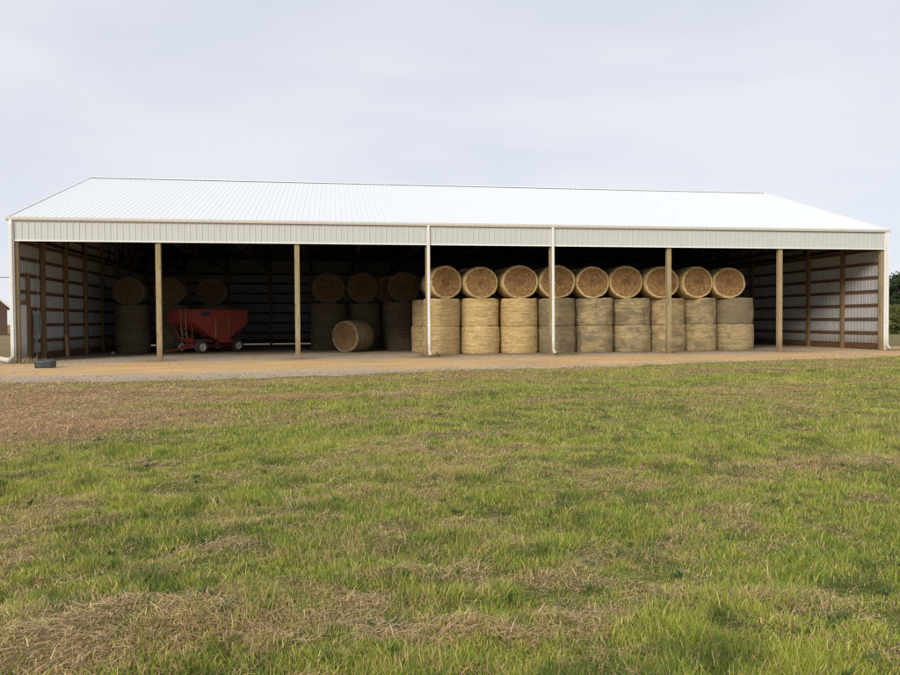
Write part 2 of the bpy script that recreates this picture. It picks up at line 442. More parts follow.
def make_dirt():
    xs = np.concatenate([[-60, -45, -32, -24, -19], np.arange(-16, 29, .35), [31, 36, 44, 60]])
    rows = 60
    v = []
    for j in range(rows + 1):
        for x in xs:
            y0 = edge(x) + (fbm(x, 3.3, .9, 51) - .5) * 1.6
            y1 = 53.0 if -14.5 < x < 28 else np.interp(x, [-60, -14.5, 28, 60], [28, 33.5, 34, 37]) + (fbm(x, 9.3, .7, 52) - .5) * 1.5
            s = (j / rows) ** 1.0
            y = y0 + (y1 - y0) * s
            z = float(hz(x, y)) + .006
            if y > 29.0: z = .006
            if j == 0 or j == rows: z -= .03
            v.append((float(x), float(y), z))
    n = len(xs)
    f = [(j * n + i, j * n + i + 1, (j + 1) * n + i + 1, (j + 1) * n + i) for j in range(rows) for i in range(n - 1)]
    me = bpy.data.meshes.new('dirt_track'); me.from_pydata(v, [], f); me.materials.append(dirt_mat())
    me.polygons.foreach_set('use_smooth', [True] * len(me.polygons))
    o = link(bpy.data.objects.new('dirt_track', me))
    tag(o, kind='structure', label='orange clay and gravel track along the open front of the barn')
make_dirt()

# ------------------------------------------------------------------ grass
def hx(c, n):  # array of the colour
    return np.tile(np.array(c, np.float32), (n, 1))

def blades_object(name, P, H, W, lean, az, face, tint, mat, segs, label, curl=.6):
    """P (n,3) roots, H height, W width, lean tilt from vertical, az lean direction, face blade facing"""
    n = len(P)
    ts = [0, .5, 1.0] if segs == 2 else [0, 1.0]
    verts = []
    dirx, diry = np.cos(az), np.sin(az)
    wx, wy = np.cos(face) * W / 2, np.sin(face) * W / 2
    for t in ts:
        ang = lean * (1 - curl + curl * t) if segs == 2 else lean
        hor = np.sin(ang) * H * t; ver = np.cos(ang) * H * t
        c = P + np.stack([dirx * hor, diry * hor, ver], -1)
        if t < 1.0:
            k = 1.0 if t == 0 else .8
            o = np.stack([wx * k, wy * k, np.zeros(n)], -1)
            verts += [c - o, c + o]
        else:
            verts.append(c)
    nv = len(verts)
    V = np.stack(verts, 1).reshape(-1, 3).astype(np.float32)
    base = np.arange(n) * nv
    if segs == 2:
        tri = np.stack([base, base + 1, base + 3, base, base + 3, base + 2, base + 2, base + 3, base + 4], -1).reshape(-1)
        nt = 3 * n
    else:
        tri = np.stack([base, base + 1, base + 2], -1).reshape(-1); nt = n
    me = bpy.data.meshes.new(name)
    me.vertices.add(len(V)); me.vertices.foreach_set('co', V.ravel())
    me.loops.add(len(tri)); me.loops.foreach_set('vertex_index', tri.astype(np.int32))
    me.polygons.add(nt); me.polygons.foreach_set('loop_start', (np.arange(nt) * 3).astype(np.int32))
    me.update(calc_edges=True)
    C = np.ones((n, nv, 4), np.float32)
    C[:, :, :3] = tint[:, None, :]
    at = me.color_attributes.new('tint', 'FLOAT_COLOR', 'POINT'); at.data.foreach_set('color', C.ravel())
    me.materials.append(mat)
    o = link(bpy.data.objects.new(name, me))
    if label: tag(o, label=label, kind='stuff')
    return o

YAW = .1591
def scatter(n, dmin, dmax, power):
    """points in the wedge the picture shows plus a generous margin, denser near the viewer"""
    u = rng.random(n)
    # density ~ d^-power per area
    e = 2 - power
    d = (dmin ** e + u * (dmax ** e - dmin ** e)) ** (1 / e)
    a = (rng.random(n) * 2 - 1) * R(40) + YAW
    x = np.sin(a) * d / np.cos(a - YAW) + (rng.random(n) - .5) * 2.4; y = np.cos(a) * d / np.cos(a - YAW)
    k = (y < edge(x) + (fbm(x, 3.3 + 0 * x, .9, 51) - .5) * 1.6 + (fbm(x, y, 2.2, 57, 3) - .5) * 2.4 + rng.exponential(.55, n) - .5) & (y > 1.0)
    return x[k], y[k]

def mixc(a, b, t): return a * (1 - t[:, None]) + b * t[:, None]
def make_grass():
    # near standing grass
    for (cnt, d0, d1, pw, segs, wmul, nm, lb) in [(520000, 2.2, 9.0, 1.15, 2, 1.0, 'near_grass', 'green and yellowing mown grass nearest the viewer'),
                                              (680000, 8.6, 30.0, 1.2, 1, 1.9, 'far_grass', 'mown grass of the field further off, up to the clay track')]:
        x, y = scatter(cnt, d0, d1, pw)
        n = len(x)
        dr = dryness(x, y)
        keep = rng.random(n) > dr * .72
        x, y, dr = x[keep], y[keep], dr[keep]; n = len(x)
        clump = fbm(x, y, 2.6, 61, 3); tiny = vn(x, y, 9.0, 71)
        z = hz(x, y)
        H = (.024 + .046 * np.clip(clump * 2.2 - .65, 0, 1.2)) * (.6 + .8 * rng.random(n)) * (1 - .45 * dr) * (1 + .15 * wmul)
        tall = rng.random(n) < .012
        H = np.where(tall, H * 1.9, H)
        W = (.0032 + .003 * rng.random(n)) * wmul * (1 if segs == 2 else 1 + np.clip((y - 9) / 14, 0, 1.2))
        lean = np.abs(rng.normal(0, .62, n)) + .15
        az = rng.random(n) * 2 * np.pi
        face = rng.random(n) * np.pi * .9 + rng.normal(0, .3, n)
        g1, g2, g3, g4 = hx((.20, .30, .04), n), hx((.41, .46, .06), n), hx((.80, .70, .22), n), hx((.085, .15, .035), n)
        d1c, d2c = hx((.74, .58, .30), n), hx((.50, .32, .16), n)
        r = rng.random(n)
        big = fbm(x, y, .35, 81, 3)
        t = np.clip((tiny - .5) * 1.1 + (big - .5) * 1.4 + r * .9 + .05, 0, 1)
        c = mixc(g1, g2, t)
        c = mixc(c, g3, np.clip((r - .66) * 3.2, 0, 1) * .9)
        dk = np.clip((fbm(x, y, 3.1, 91, 3) - .56) * 6, 0, 1)
        c = mixc(c, g4, dk * .7)
        r2 = rng.random(n)
        isdry = r2 < (.09 + .8 * dr)
        dc = mixc(d1c, d2c, rng.random(n))
        c = np.where(isdry[:, None], dc, c)
        c *= (.62 + .7 * rng.random(n))[:, None]
        blades_object(nm, np.stack([x, y, z - .004], -1), H, W, lean, az, face, c.astype(np.float32), M['blade'], segs, lb)
    # raked hay and dead stems lying flat
    x, y = scatter(600000, 2.2, 26, 1.35)
    n = len(x); dr = dryness(x, y)
    k = rng.random(n) < (.13 + .8 * dr)
    x, y, dr = x[k], y[k], dr[k]; n = len(x)
    far = np.clip((y - 5) / 12, 0, 1.4)
    H = (.03 + .10 * rng.random(n) ** 1.5) * (1 + .3 * far)
    W = (.0022 + .0022 * rng.random(n)) * (1 + 2.6 * far)
    z = hz(x, y) + rng.random(n) * (.012 + .05 * dr) * (.5 + fbm(x, y, 4, 95, 2))
    swirl = fbm(x, y, 1.1, 97, 2) * 9
    az = swirl + rng.normal(0, 1.25, n)
    lean = np.pi / 2 - rng.normal(.02, .15, n)
    face = az + np.pi / 2
    A, B, C_ = hx((.80, .62, .35), n), hx((.44, .28, .135), n), hx((.60, .34, .16), n)
    c = mixc(A, B, rng.random(n) ** 1.2); c = mixc(c, C_, np.clip(fbm(x, y, .9, 99, 2) * 2 - .7 + np.clip((y - 9) / 6, 0, .8), 0, 1) * (.25 + .65 * vn(x, y, .8, 77)))
    grey = rng.random(n) < .15; c[grey] = c[grey] * np.array([.8, .88, 1.0])
    c *= (.55 + .8 * rng.random(n))[:, None]
    blades_object('dry_hay_clippings', np.stack([x, y, z], -1), H, W, lean, az, face, c.astype(np.float32), M['straw'], 2,
                  'dry brown hay clippings lying in patches over the mown field', .25)
    # flat broad-leaved weeds among the grass
    cx, cy = scatter(520, 2.4, 12, 1.3)
    m_ = len(cx); per = 11
    cid = np.repeat(np.arange(m_), per); n = len(cid)
    sz = (.5 + .9 * rng.random(m_))[cid]
    x = cx[cid] + rng.normal(0, .012, n); y = cy[cid] + rng.normal(0, .012, n)
    az = rng.random(n) * 6.28
    hue = rng.random(m_)[cid]
    c = mixc(hx((.07, .13, .04), n), hx((.17, .21, .06), n), hue); c = np.where((hue > .85)[:, None], hx((.30, .20, .10), n), c)
    c *= (.8 + .4 * rng.random(n))[:, None]
    blades_object('field_weeds', np.stack([x, y, hz(x, y) + .004], -1), .055 * sz * (.6 + .6 * rng.random(n)), .013 * sz, np.abs(rng.normal(.95, .3, n)), az, az + np.pi / 2,
                  c.astype(np.float32), M['blade'], 2, 'small broad-leaved weeds growing flat among the near grass')
    # loose hay on the ground by the bales and the posts
    pts = []
    for i in range(15000):
        r = random.random()
        if r < .45: px, py = random.uniform(3.6, 20.3), 31.55 - abs(random.gauss(0, .7))
        elif r < .8:
            tp = random.choice([0, 1, 2, 3, 3, 4, 5, 6, 7]); px, py = X0 + BAY * tp + random.gauss(.1, .6), 29.7 + random.gauss(0, .5)
        else: px, py = random.uniform(-11.5, 4), random.uniform(32, 37.4)
        pts.append((px, py, .014 + random.random() * .02))
    P = np.array(pts); n = len(P)
    az = rng.random(n) * 6.28
    c = mixc(hx((.46, .35, .19), n), hx((.22, .13, .07), n), rng.random(n))
    blades_object('loose_hay', P, .08 + .14 * rng.random(n), .006 + .01 * rng.random(n), np.pi / 2 - np.abs(rng.normal(.05, .1, n)), az, az + np.pi / 2,
                  c.astype(np.float32), M['straw'], 2, 'loose hay scattered on the floor before the bales and round the posts', .2)
make_grass()

def make_gravel():
    n = 17000
    x = rng.random(n) * 46 - 17
    pick = rng.random(n)
    y = np.where(pick < .5, edge(x) + np.abs(rng.normal(.4, 1.0, n)), np.where(pick < .8, 30.0 + rng.normal(.2, .8, n), edge(x) + rng.random(n) * 8.5))
    k = ((x < 14) | (pick > .5) | (rng.random(n) < .25)) & (y > edge(x)) & (y < 34)
    x, y = x[k], y[k]; n = len(x)
    s = .006 + .024 * rng.random(n) ** 3
    oc = np.array([(1, 0, 0), (-1, 0, 0), (0, 1, 0), (0, -1, 0), (0, 0, 1), (0, 0, -1)], float)
    ang = rng.random(n) * 6.28
    V = oc[None] * s[:, None, None] * (.6 + .7 * rng.random((n, 6, 1))) * np.array([1.2, 1, .6])
    ca, sa = np.cos(ang)[:, None], np.sin(ang)[:, None]
    vx = V[:, :, 0] * ca - V[:, :, 1] * sa; vy = V[:, :, 0] * sa + V[:, :, 1] * ca
    z = np.where(y > 29, 0.006, hz(x, y) + .006)
    V = np.stack([vx + x[:, None], vy + y[:, None], V[:, :, 2] + (z + s * .3)[:, None]], -1).reshape(-1, 3)
    fo = np.array([(0, 2, 4), (2, 1, 4), (1, 3, 4), (3, 0, 4), (2, 0, 5), (1, 2, 5), (3, 1, 5), (0, 3, 5)])
    F = (np.arange(n)[:, None, None] * 6 + fo[None]).reshape(-1, 3)
    me = bpy.data.meshes.new('gravel'); me.from_pydata(V.tolist(), [], F.tolist())
    g = .2 + .38 * rng.random(n)
    c = np.stack([g, g * .93, g * .84], -1); cl = rng.random(n) < .3; c[cl] = c[cl] * np.array([1.0, .75, .5])
    C = np.ones((n, 6, 4), np.float32); C[:, :, :3] = c[:, None, :]
    at = me.color_attributes.new('tint', 'FLOAT_COLOR', 'POINT'); at.data.foreach_set('color', C.ravel())
    me.materials.append(M['pebble'])
    tag(link(bpy.data.objects.new('gravel', me)), label='loose grey and tan gravel spread over the clay track', kind='stuff')
make_gravel()

# small plants that can be told apart
def plant(name, loc, n, h, spread, c1, c2, label, cat, w=.012, lean=.5, az0=None, seeds=11):
    g = np.random.default_rng(seeds)
    P = np.stack([g.normal(0, spread, n), g.normal(0, spread, n), np.zeros(n)], -1)
    az = g.random(n) * 6.28 if az0 is None else g.normal(az0, .35, n)
    t = g.random(n)
    c = mixc(hx(c1, n), hx(c2, n), t)
    o = blades_object(name, P, h * (.5 + .6 * g.random(n)), np.full(n, w), np.abs(g.normal(lean, .25, n)), az, az + np.pi / 2 + g.normal(0, .4, n), c.astype(np.float32), M['blade'], 2, None)
    o.location = loc
    if cat == 'weeds': tag(o, label, kind='stuff')
    else: tag(o, label, cat)
    return o
plant('weed', (4.28, 29.8, .0), 40, .26, .07, (.12, .14, .05), (.22, .2, .09), 'small green weed right of the foot of the left white downspout', 'weed', .03)
plant('weeds', (10.1, 29.85, .0), 40, .22, .2, (.16, .17, .06), (.3, .22, .1), 'low brownish weed beside the foot of the right white downspout', 'weeds', .02)
plant('weeds', (-11.4, 29.6, .0), 160, .32, .3, (.38, .29, .15), (.25, .2, .09), 'straw coloured dead weeds at the foot of the left corner post', 'weeds', .018)
plant('weeds', (18.5 - 2.0 + 9.2, 29.5, .0), 90, .2, .35, (.36, .22, .12), (.28, .24, .1), 'reddish dry weeds at the foot of the right corner post', 'weeds', .018)
gz = float(hz(-.32, 5.85))
stalks = plant('grass_stalks', (-.32, 5.87, gz), 10, .36, .06, (.80, .70, .40), (.58, .54, .25), 'tall pale dry seed stalks leaning left above the mown grass', 'grass stalks', .0065, .62, R(165), 5)
stalks2 = plant('grass_stalks', (-.86, 6.0, float(hz(-.86, 6.0))), 7, .28, .05, (.9, .78, .42), (.65, .6, .25), 'short pair of pale dry stalks left of the taller leaning stalks', 'grass stalks', .006, .6, R(150), 8)

# ------------------------------------------------------------------ barn
barn = empty('pole_barn', (X0 + 3.5 * BAY, YF, 0))
tag(barn, 'long open-fronted pole barn with white ribbed metal roof, full of hay bales', 'barn')
BO = Vector(barn.location)
class BM(MB):
    """barn pieces are given in world metres and stored relative to the barn's base"""
    def build(s, name, mat, parent=barn, **k):
        s.v = [(x - BO.x, y - BO.y, z - BO.z) for x, y, z in s.v]
        return MB.build(s, name, mat, parent, **k)

RX0, RX1 = XL - .08, XR + .07
ey = 29.90
def roofz(y): return EAVE + .02 + (min(y, 2 * YR - y) - YF) * SLOPE
sl = math.sqrt(1 + SLOPE ** 2)
b = BM()
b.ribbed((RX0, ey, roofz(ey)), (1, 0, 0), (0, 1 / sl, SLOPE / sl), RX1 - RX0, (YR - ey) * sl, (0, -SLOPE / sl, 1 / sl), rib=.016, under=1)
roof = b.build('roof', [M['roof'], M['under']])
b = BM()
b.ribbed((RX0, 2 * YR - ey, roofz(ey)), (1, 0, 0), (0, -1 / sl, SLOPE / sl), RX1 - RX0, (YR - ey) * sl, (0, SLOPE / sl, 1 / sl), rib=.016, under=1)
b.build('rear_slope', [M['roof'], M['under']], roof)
b = BM()
zr = roofz(YR)
for s in (-1, 1):
    b.beam((RX0 - .01, YR + s * .11, zr + .045 - .11 * SLOPE), (RX1 + .01, YR + s * .11, zr + .045 - .11 * SLOPE), .23, .012, up=(0, s * SLOPE, 1))
b.build('ridge_cap', M['trim'], roof)
for xx in (RX0 - .02, RX1 + .02):
    b = BM()
    for s in (-1, 1):
        b.beam((xx, YR + s * (YR - ey + .02), roofz(ey) - .03), (xx, YR, zr - .03), .05, .17)
    b.build('rake_trim', M['trim'], roof)
# purlins and trusses
for side in (1, -1):
    for k in range(15):
        y = YF + .35 + k * .68
        yy = y if side == 1 else 2 * YR - y
        b = BM(); b.box(XL + .05, XR - .05, yy - .019, yy + .019, roofz(y) - .13, roofz(y) - .032)
        b.build('purlin', M['girt_x'], roof)
def truss(x):
    b = BM()
    zb = 4.86
    b.box(x - .02, x + .02, YF + .12, YB - .12, zb, zb + .14)
    for s in (1, -1):
        e = YF + .02 if s == 1 else YB - .02
        b.beam((x, e, roofz(YF) - .24), (x, YR, zr - .24), .045, .15)
        pts = []
        for q in (2.4, 4.6, 6.9): pts.append(q)
        last = (x, e + s * .25, zb + .14)
        for i, q in enumerate(pts):
            yt = e + s * q; top = (x, yt, zr - .28 - (YR - YF - q) * SLOPE)
            b.beam(last, top, .04, .09)
            last = (x, yt + s * 1.0, zb + .12)
            b.beam(top, last, .04, .09)
    return b
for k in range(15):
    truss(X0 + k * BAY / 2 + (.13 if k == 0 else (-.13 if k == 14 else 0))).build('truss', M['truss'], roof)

# header (fascia wall) over the opening
b = BM()
FZ0, FZ1 = 4.68, 5.47
b.ribbed((XL + .16, 29.985, FZ0 + .05), (1, 0, 0), (0, 0, 1), XR - XL - .32, FZ1 - FZ0 - .05, (0, -1, 0))
fas = b.build('header_panel', M['fascia'])
b = BM(); b.box(XL + .02, XR - .02, 29.955, 29.995, FZ0, FZ0 + .052); b.build('bottom_trim', M['trim'], fas)
b = BM(); b.box(XL + .05, XR - .05, 30.0, 30.038, FZ0 + .02, FZ0 + .30); b.box(XL + .05, XR - .05, 30.0, 30.038, FZ1 - .28, FZ1 - .01); b.build('header_beam', M['girt_x'], fas)

# front posts
pw = .095
for k in range(8):
    x = X0 + BAY * k
    b = BM()
    w = pw
    if k == 0: x += .17
    if k == 7: x -= .17
    b.box(x - w, x - .032, YF - .09, YF + .09, -.1, 5.5); b.box(x - .03, x + .03, YF - .093, YF + .093, -.1, 5.5); b.box(x + .032, x + w, YF - .09, YF + .09, -.1, 5.5)
    b.build('post', M['post'], bevel=.006)
# corner trim and gutter
for xx, s in ((XL, 1), (XR, -1)):
    b = BM()
    b.box(min(xx, xx + s * .15), max(xx, xx + s * .15), 29.94, 29.98, .03, 5.50)
    b.box(min(xx - s * .03, xx), max(xx - s * .03, xx), 29.94, 30.12, .03, 5.50)
    b.build('corner_trim', M['trim'])
b = BM()
prof = [(29.975, 5.60), (29.975, 5.475), (29.90, 5.475), (29.865, 5.53), (29.85, 5.60), (29.862, 5.60), (29.875, 5.535), (29.905, 5.487), (29.963, 5.487), (29.963, 5.60)]
n = len(prof)
vs = [(RX0, y, z) for y, z in prof] + [(RX1, y, z) for y, z in prof]
b.add(vs, [(i, (i + 1) % n, n + (i + 1) % n, n + i) for i in range(n)])
b.box(RX0, RX0 + .012, 29.852, 29.972, 5.48, 5.598); b.box(RX1 - .012, RX1, 29.852, 29.972, 5.48, 5.598)
k = RX0 + 3
while k < RX1:
    b.box(k, k + .025, 29.846, 29.975, 5.565, 5.604); k += 3.05
gut = b.build('gutter', M['gutter'])
for k, xx in ((3, X0 + 3 * BAY), (4, X0 + 4 * BAY), (7, XR - .035), (0, XL + .06)):
    b = BM()
    w = .05
    path = [(xx, 29.90, 5.49), (xx, 29.90, 5.38), (xx, 29.945 if k in (3, 4) else 29.89, 5.25)]
    yv = 29.905 if k in (3, 4) else 29.895
    b.beam((xx, 29.91, 5.48), (xx, yv, 5.30), .09, .075)
    # vertical run with folded ribs
    b.box(xx - w, xx + w, yv - .035, yv + .035, .22, 5.31)
    for q in (-.034, -.012, .012, .034): b.box(xx + q - .005, xx + q + .005, yv - .040, yv - .034, .22, 5.3)
    b.beam((xx, yv, .25), (xx + (.02 if k != 0 else -.1), yv - .16, .08), .10, .08)
    for q in (1.3, 3.1, 4.75): b.box(xx - w - .018, xx + w + .018, yv - .044, yv + .037, q, q + .035)
    b.build('downspout', M['trim'], gut)
b = BM(); b.tube([(XL + .0, 29.74, .11), (XL - .25, 30.1, .11), (XL - 1.0, 31.3, .11), (XL - 3.2, 34.9, .11), (XL - 5, 37.8, .11)], .105, 12)
b.build('drain_pipe', M['trim'], gut, smooth=True)

# side walls
def gable_top(y): return roofz(y) - .015
side_girts = [.80, 1.46, 2.12, 2.78, 3.44, 4.10, 4.74]
for s, xx in ((1, XL), (-1, XR)):
    b = BM()
    y0, y1 = 30.10, YB + .0
    # ribbed sheet with gable top
    b.ribbed((xx, y0, .10), (0, 1, 0), (0, 0, 1), y1 - y0, 5, (-s, 0, 0), top=lambda q: gable_top(y0 + q) - .10)
    wall = b.build('side_wall', M['inner'])
    for z in side_girts + [5.4]:
        b = BM()
        xa, xb = (xx + .004, xx + .042) if s == 1 else (xx - .042, xx - .004)
        if s == 1 and z < 2.2:
            b.box(xa, xb, 31.46, YB - .05, z - .07, z + .07)
        else:
            b.box(xa, xb, YF + .1, YB - .05, z - .07, z + .07)
        b.build('girt', M['girt'], wall)
    b = BM()
    xa, xb = (xx + .004, xx + .046) if s == 1 else (xx - .046, xx - .004)
    b.box(xa, xb, 31.46 if s == 1 else YF + .1, YB - .05, .0, .32)
    b.build('skirt_board', M['girt'], wall)
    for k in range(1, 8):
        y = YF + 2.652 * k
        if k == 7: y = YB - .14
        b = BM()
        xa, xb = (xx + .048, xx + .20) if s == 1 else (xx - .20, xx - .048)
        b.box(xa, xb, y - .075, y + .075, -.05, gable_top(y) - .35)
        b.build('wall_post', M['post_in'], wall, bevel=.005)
    if s == 1:
        b = BM(); b.box(xx + .006, xx + .05, 30.42, 31.26, .12, 2.27)
        door = b.build('door', M['door'], bevel=.006)
        b = BM(); b.box(xx + .05, xx + .058, 30.52, 31.16, .3, 1.0); b.box(xx + .05, xx + .058, 30.52, 31.16, 1.15, 2.12); b.build('door_moulding', M['door'], door)
        b = BM(); b.tube([(xx + .05, 31.18, 1.12), (xx + .11, 31.18, 1.12), (xx + .115, 31.06, 1.12)], .012, 8); b.build('handle', M['box'], door)
        b = BM(); b.box(xx + .046, xx + .12, 31.30, 31.45, 0, 3.55); b.box(xx + .044, xx + .10, 30.30, 31.30, 2.29, 2.42); b.box(xx + .046, xx + .10, 30.33, 30.41, 0, 2.28)
        b.build('door_frame', M['post_in'])
        b = BM(); b.box(xx + .044, xx + .09, 31.62, 31.74, .35, 2.02); b.build('mounting_board', M['girt'], wall)
        b = BM(); b.box(xx + .095, xx + .25, 31.78, 32.2, 1.14, 1.9)
        eb = b.build('electrical_box', M['box'], bevel=.01)
        b = BM(); b.box(xx + .25, xx + .262, 31.8, 32.18, 1.17, 1.87); b.box(xx + .262, xx + .29, 32.12, 32.16, 1.45, 1.55); b.build('cover', M['box'], eb)
        b = BM(); b.tube([(xx + .16, 31.9, 1.16), (xx + .16, 31.9, .0)], .025, 8); b.tube([(xx + .16, 32.1, 1.88), (xx + .16, 32.1, 4.6)], .018, 8)
        b.box(xx + .10, xx + .17, 31.83, 31.97, .75, .92); b.build('conduit', M['box'], eb)
# back wall
for xx in (XL - .03, XR - .04):
    b = BM(); b.box(xx, xx + .07, YB - .04, YB + .04, .06, 5.60); b.build('corner_trim', M['trim'])
b = BM()
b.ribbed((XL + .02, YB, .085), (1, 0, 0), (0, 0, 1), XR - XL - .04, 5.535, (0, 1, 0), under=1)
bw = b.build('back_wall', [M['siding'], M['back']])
for z in side_girts:
    b = BM(); b.box(XL + .05, XR - .05, YB - .045, YB - .004, z - .07, z + .07); b.build('girt', M['girt_x'], bw)
b = BM(); b.box(XL + .05, XR - .05, YB - .047, YB - .006, .10, .36); b.build('skirt_board', M['girt_x'], bw)
for k in range(1, 14):
    x = X0 + k * BAY / 2
    b = BM(); b.box(x - .075, x + .075, YB - .20, YB - .05, -.05, 5.2); b.build('wall_post', M['post_in'], bw)

# ------------------------------------------------------------------ hay bales
def bale_meshes(seed):
    """core (net axis = local z, base at z=0, unit sized 1.74 wide, 1.26 long) and its net wrap"""
    Rr, L = .865, 1.26
    nt = 72
    prof = []     # (radius fraction, z)
    for r in (0, .12, .25, .38, .5, .62, .74, .85, .93): prof.append((r, 0.0, 0))
    for r, z in ((.975, .012), (.995, .05)): prof.append((r, z, 1))
    for i in range(1, 12): prof.append((1.0, .05 + (L - .10) * i / 12, 1))
    for r, z in ((.995, L - .05), (.975, L - .012)): prof.append((r, z, 1))
    for r in (.93, .85, .74, .62, .5, .38, .25, .12, 0): prof.append((r, L, 0))
    def shell(prof, grow, amp):
        vs = []
        for k in range(nt):
            a = 2 * math.pi * k / nt
            for (r, z, side) in prof:
                zz = z / L
                bulge = 1 + .018 * math.sin(math.pi * zz) if side else 1
                rad = Rr * r * bulge
                q = Vector((math.cos(a) * 2 + seed * 7.7, math.sin(a) * 2, z * 2.2))
                big = mn.noise(q * .7) * .02 + mn.noise(q * 2.3) * .014
                f = mn.noise(q * 11) * amp
                rad += (big + f + grow) * min(1, r * 1.2)
                z2 = z
                if not side or r < .98:
                    g = (mn.noise(Vector((math.cos(a) * r * 3 + seed, math.sin(a) * r * 3, z + seed * 3))) * .03 + mn.noise(Vector((math.cos(a) * r * 14, math.sin(a) * r * 14 + seed, z))) * .022)
                    z2 = z + (g if z > L / 2 else g) * (1 if r > .01 else 0)
                    z2 += grow * (1 if z > L / 2 else -1)
                vs.append((rad * math.cos(a), rad * math.sin(a), z2))
        m = len(prof)
        fs = []
        for k in range(nt):
            for i in range(m - 1):
                a = k * m + i; c = ((k + 1) % nt) * m + i
                fs.append((a, c, c + 1, a + 1))
        return vs, fs
    vs, fs = shell(prof, 0, .014)
    core = bpy.data.meshes.new('round_bale'); core.from_pydata(vs, [], fs); core.materials.append(M['hay_end']); core.validate()
    core.polygons.foreach_set('use_smooth', [True] * len(core.polygons))
    wp = [(.87, 0.0, 0), (.93, 0.0, 0)] + [p for p in prof if p[2] == 1] + [(.93, L, 0), (.87, L, 0)]
    vs, fs = shell(wp, .010, .014)
    wrap = bpy.data.meshes.new('net_wrap'); wrap.from_pydata(vs, [], fs); wrap.materials.append(M['hay_side'])
    wrap.polygons.foreach_set('use_smooth', [True] * len(wrap.polygons))
    return core, wrap
BALES = [bale_meshes(i) for i in range(5)]
def bale(loc, lying, label, tint, weather, group, w=1.0, h=1.0, spin=None, yaw=0.0, variant=None):
    i = random.randrange(5) if variant is None else variant
    core = bpy.data.objects.new('round_bale', BALES[i][0])
    wrap = bpy.data.objects.new('net_wrap', BALES[i][1])
    link(core); link(wrap, core)
    if lying:
        # axis horizontal, cut end facing -y before yaw; sagging under its own weight
        core.rotation_euler = (R(90), 0, yaw)
        core.scale = (w, h, 1.0)
        lift = .865 * h
        core.location = (loc[0] + math.sin(yaw) * -.63, loc[1] + .63 * math.cos(yaw), loc[2] + lift - .01)
        # local z -> -y ; shift so that the bale is centred
    else:
        core.rotation_euler = (R(random.uniform(-.7, .7)), R(random.uniform(-.7, .7)), spin if spin is not None else random.uniform(0, 6.28))
        core.scale = (w, w, h)
        core.location = loc
    c = (*tint, weather)
    core.color = c; wrap.color = c
    tag(core, label, 'hay bale', group)
    return core

FRONT = [(3.98, 5.68), (5.71, 7.48), (7.53, 9.28), (9.33, 11.13), (11.16, 12.98), (13.02, 14.83), (14.87, 16.56), (16.59, 18.17), (18.24, 20.05)]
LY = [(4.10, 5.60), (5.70, 7.30), (7.43, 9.18), (9.23, 10.97), (10.99, 12.6), (12.6, 14.24), (14.29, 16.02), (16.08, 17.72), (17.72, 19.42)]
LYH = [1.47, 1.43, 1.50, 1.52, 1.47, 1.52, 1.49, 1.50, 1.46]
TAN = (.60, .465, .26); DULL = (.44, .36, .225); SHADED = (.13, .11, .08)  # last tint: hay with the barn's interior shade put into its colour
tints = [TAN, (.68, .53, .29), (.66, .51, .28), (.42, .34, .22), (.52, .42, .265), (.50, .41, .26), (.56, .44, .265), (.52, .42, .26), (.48, .395, .25)]
w_low = [.45, .2, .2, 1.05, .95, .9, .85, .9, .75]
w_up = [.45, .25, .2, 1.0, .95, .95, .9, 1.0, 1.2]
ordn = ['first', 'second', 'third', 'fourth', 'fifth', 'sixth', 'seventh', 'eighth', 'ninth']
look_low = ['tan standing bale on the ground behind the left white downspout', 'clean golden standing bale on the ground, second column of the front row',
            'pale golden standing bale on the ground, just left of the grey weathered ones', 'dark grey standing bale on the ground behind the right white downspout',
            'blotched grey standing bale on the ground, fifth column of the front row', 'greenish grey standing bale on the ground, sixth column of the front row',
            'standing bale on the ground partly behind the wooden post in front of the bale row', 'tan and grey standing bale on the ground, second column from the right end',
            'tan standing bale on the ground at the right end of the front row']
look_up = ['tan standing bale in the middle layer behind the left white downspout', 'smooth golden standing bale in the middle layer, second column of the front row',
           'golden standing bale in the middle layer, third column, left of the weathered ones', 'grey brown standing bale in the middle layer behind the right white downspout',
           'mottled standing bale in the middle layer, fifth column of the front row', 'dull tan standing bale in the middle layer, sixth column of the front row',
           'standing bale in the middle layer partly behind the wooden post before the bale row', 'brown blotched standing bale in the middle layer, second column from the right end',
           'darkest weathered standing bale, middle layer at the right end of the front row']
look_top = ['lying bale on top of the leftmost front column, half behind the white downspout', 'lying bale on top, second from the left end of the front row',
            'largest lying bale on top, third from the left in the front row', 'lying bale on top behind the right white downspout',
            'lying bale on top, just right of the right white downspout', 'lying bale on top, sixth of the front row, just left of the post-crossed bale',
            'lying bale on top crossed by the wooden post', 'lying bale on top, second from the right end of the front row', 'lying bale on top at the right end of the front row']
GF = 'standing round bales in the front row'; GT = 'round bales lying on top of the front row'
GB = 'round bales in the row behind the front row'
YC = 32.44
HL = 1.245
for i in range(9):
    a, c = FRONT[i]; cx = (a + c) / 2; w = (c - a) / 1.75
    bale((cx + random.uniform(-.02, .02), YC, .0), False, look_low[i], tints[i], w_low[i], GF, w, HL / 1.26)
    bale((cx + random.uniform(-.03, .03), YC + random.uniform(-.03, .05), HL + .005), False, look_up[i], tints[i], w_up[i], GF, w * .985, HL / 1.26)
    a, c = LY[i]; cx = (a + c) / 2
    yw = R(random.uniform(-2, 4)) if i else R(9)
    bale((cx, 32.35 + random.uniform(-.05, .08), 2 * HL + .01), True, look_top[i], (.70, .55, .32), .3, GT, (c - a) / 1.75, LYH[i] / 1.73, yaw=yw)
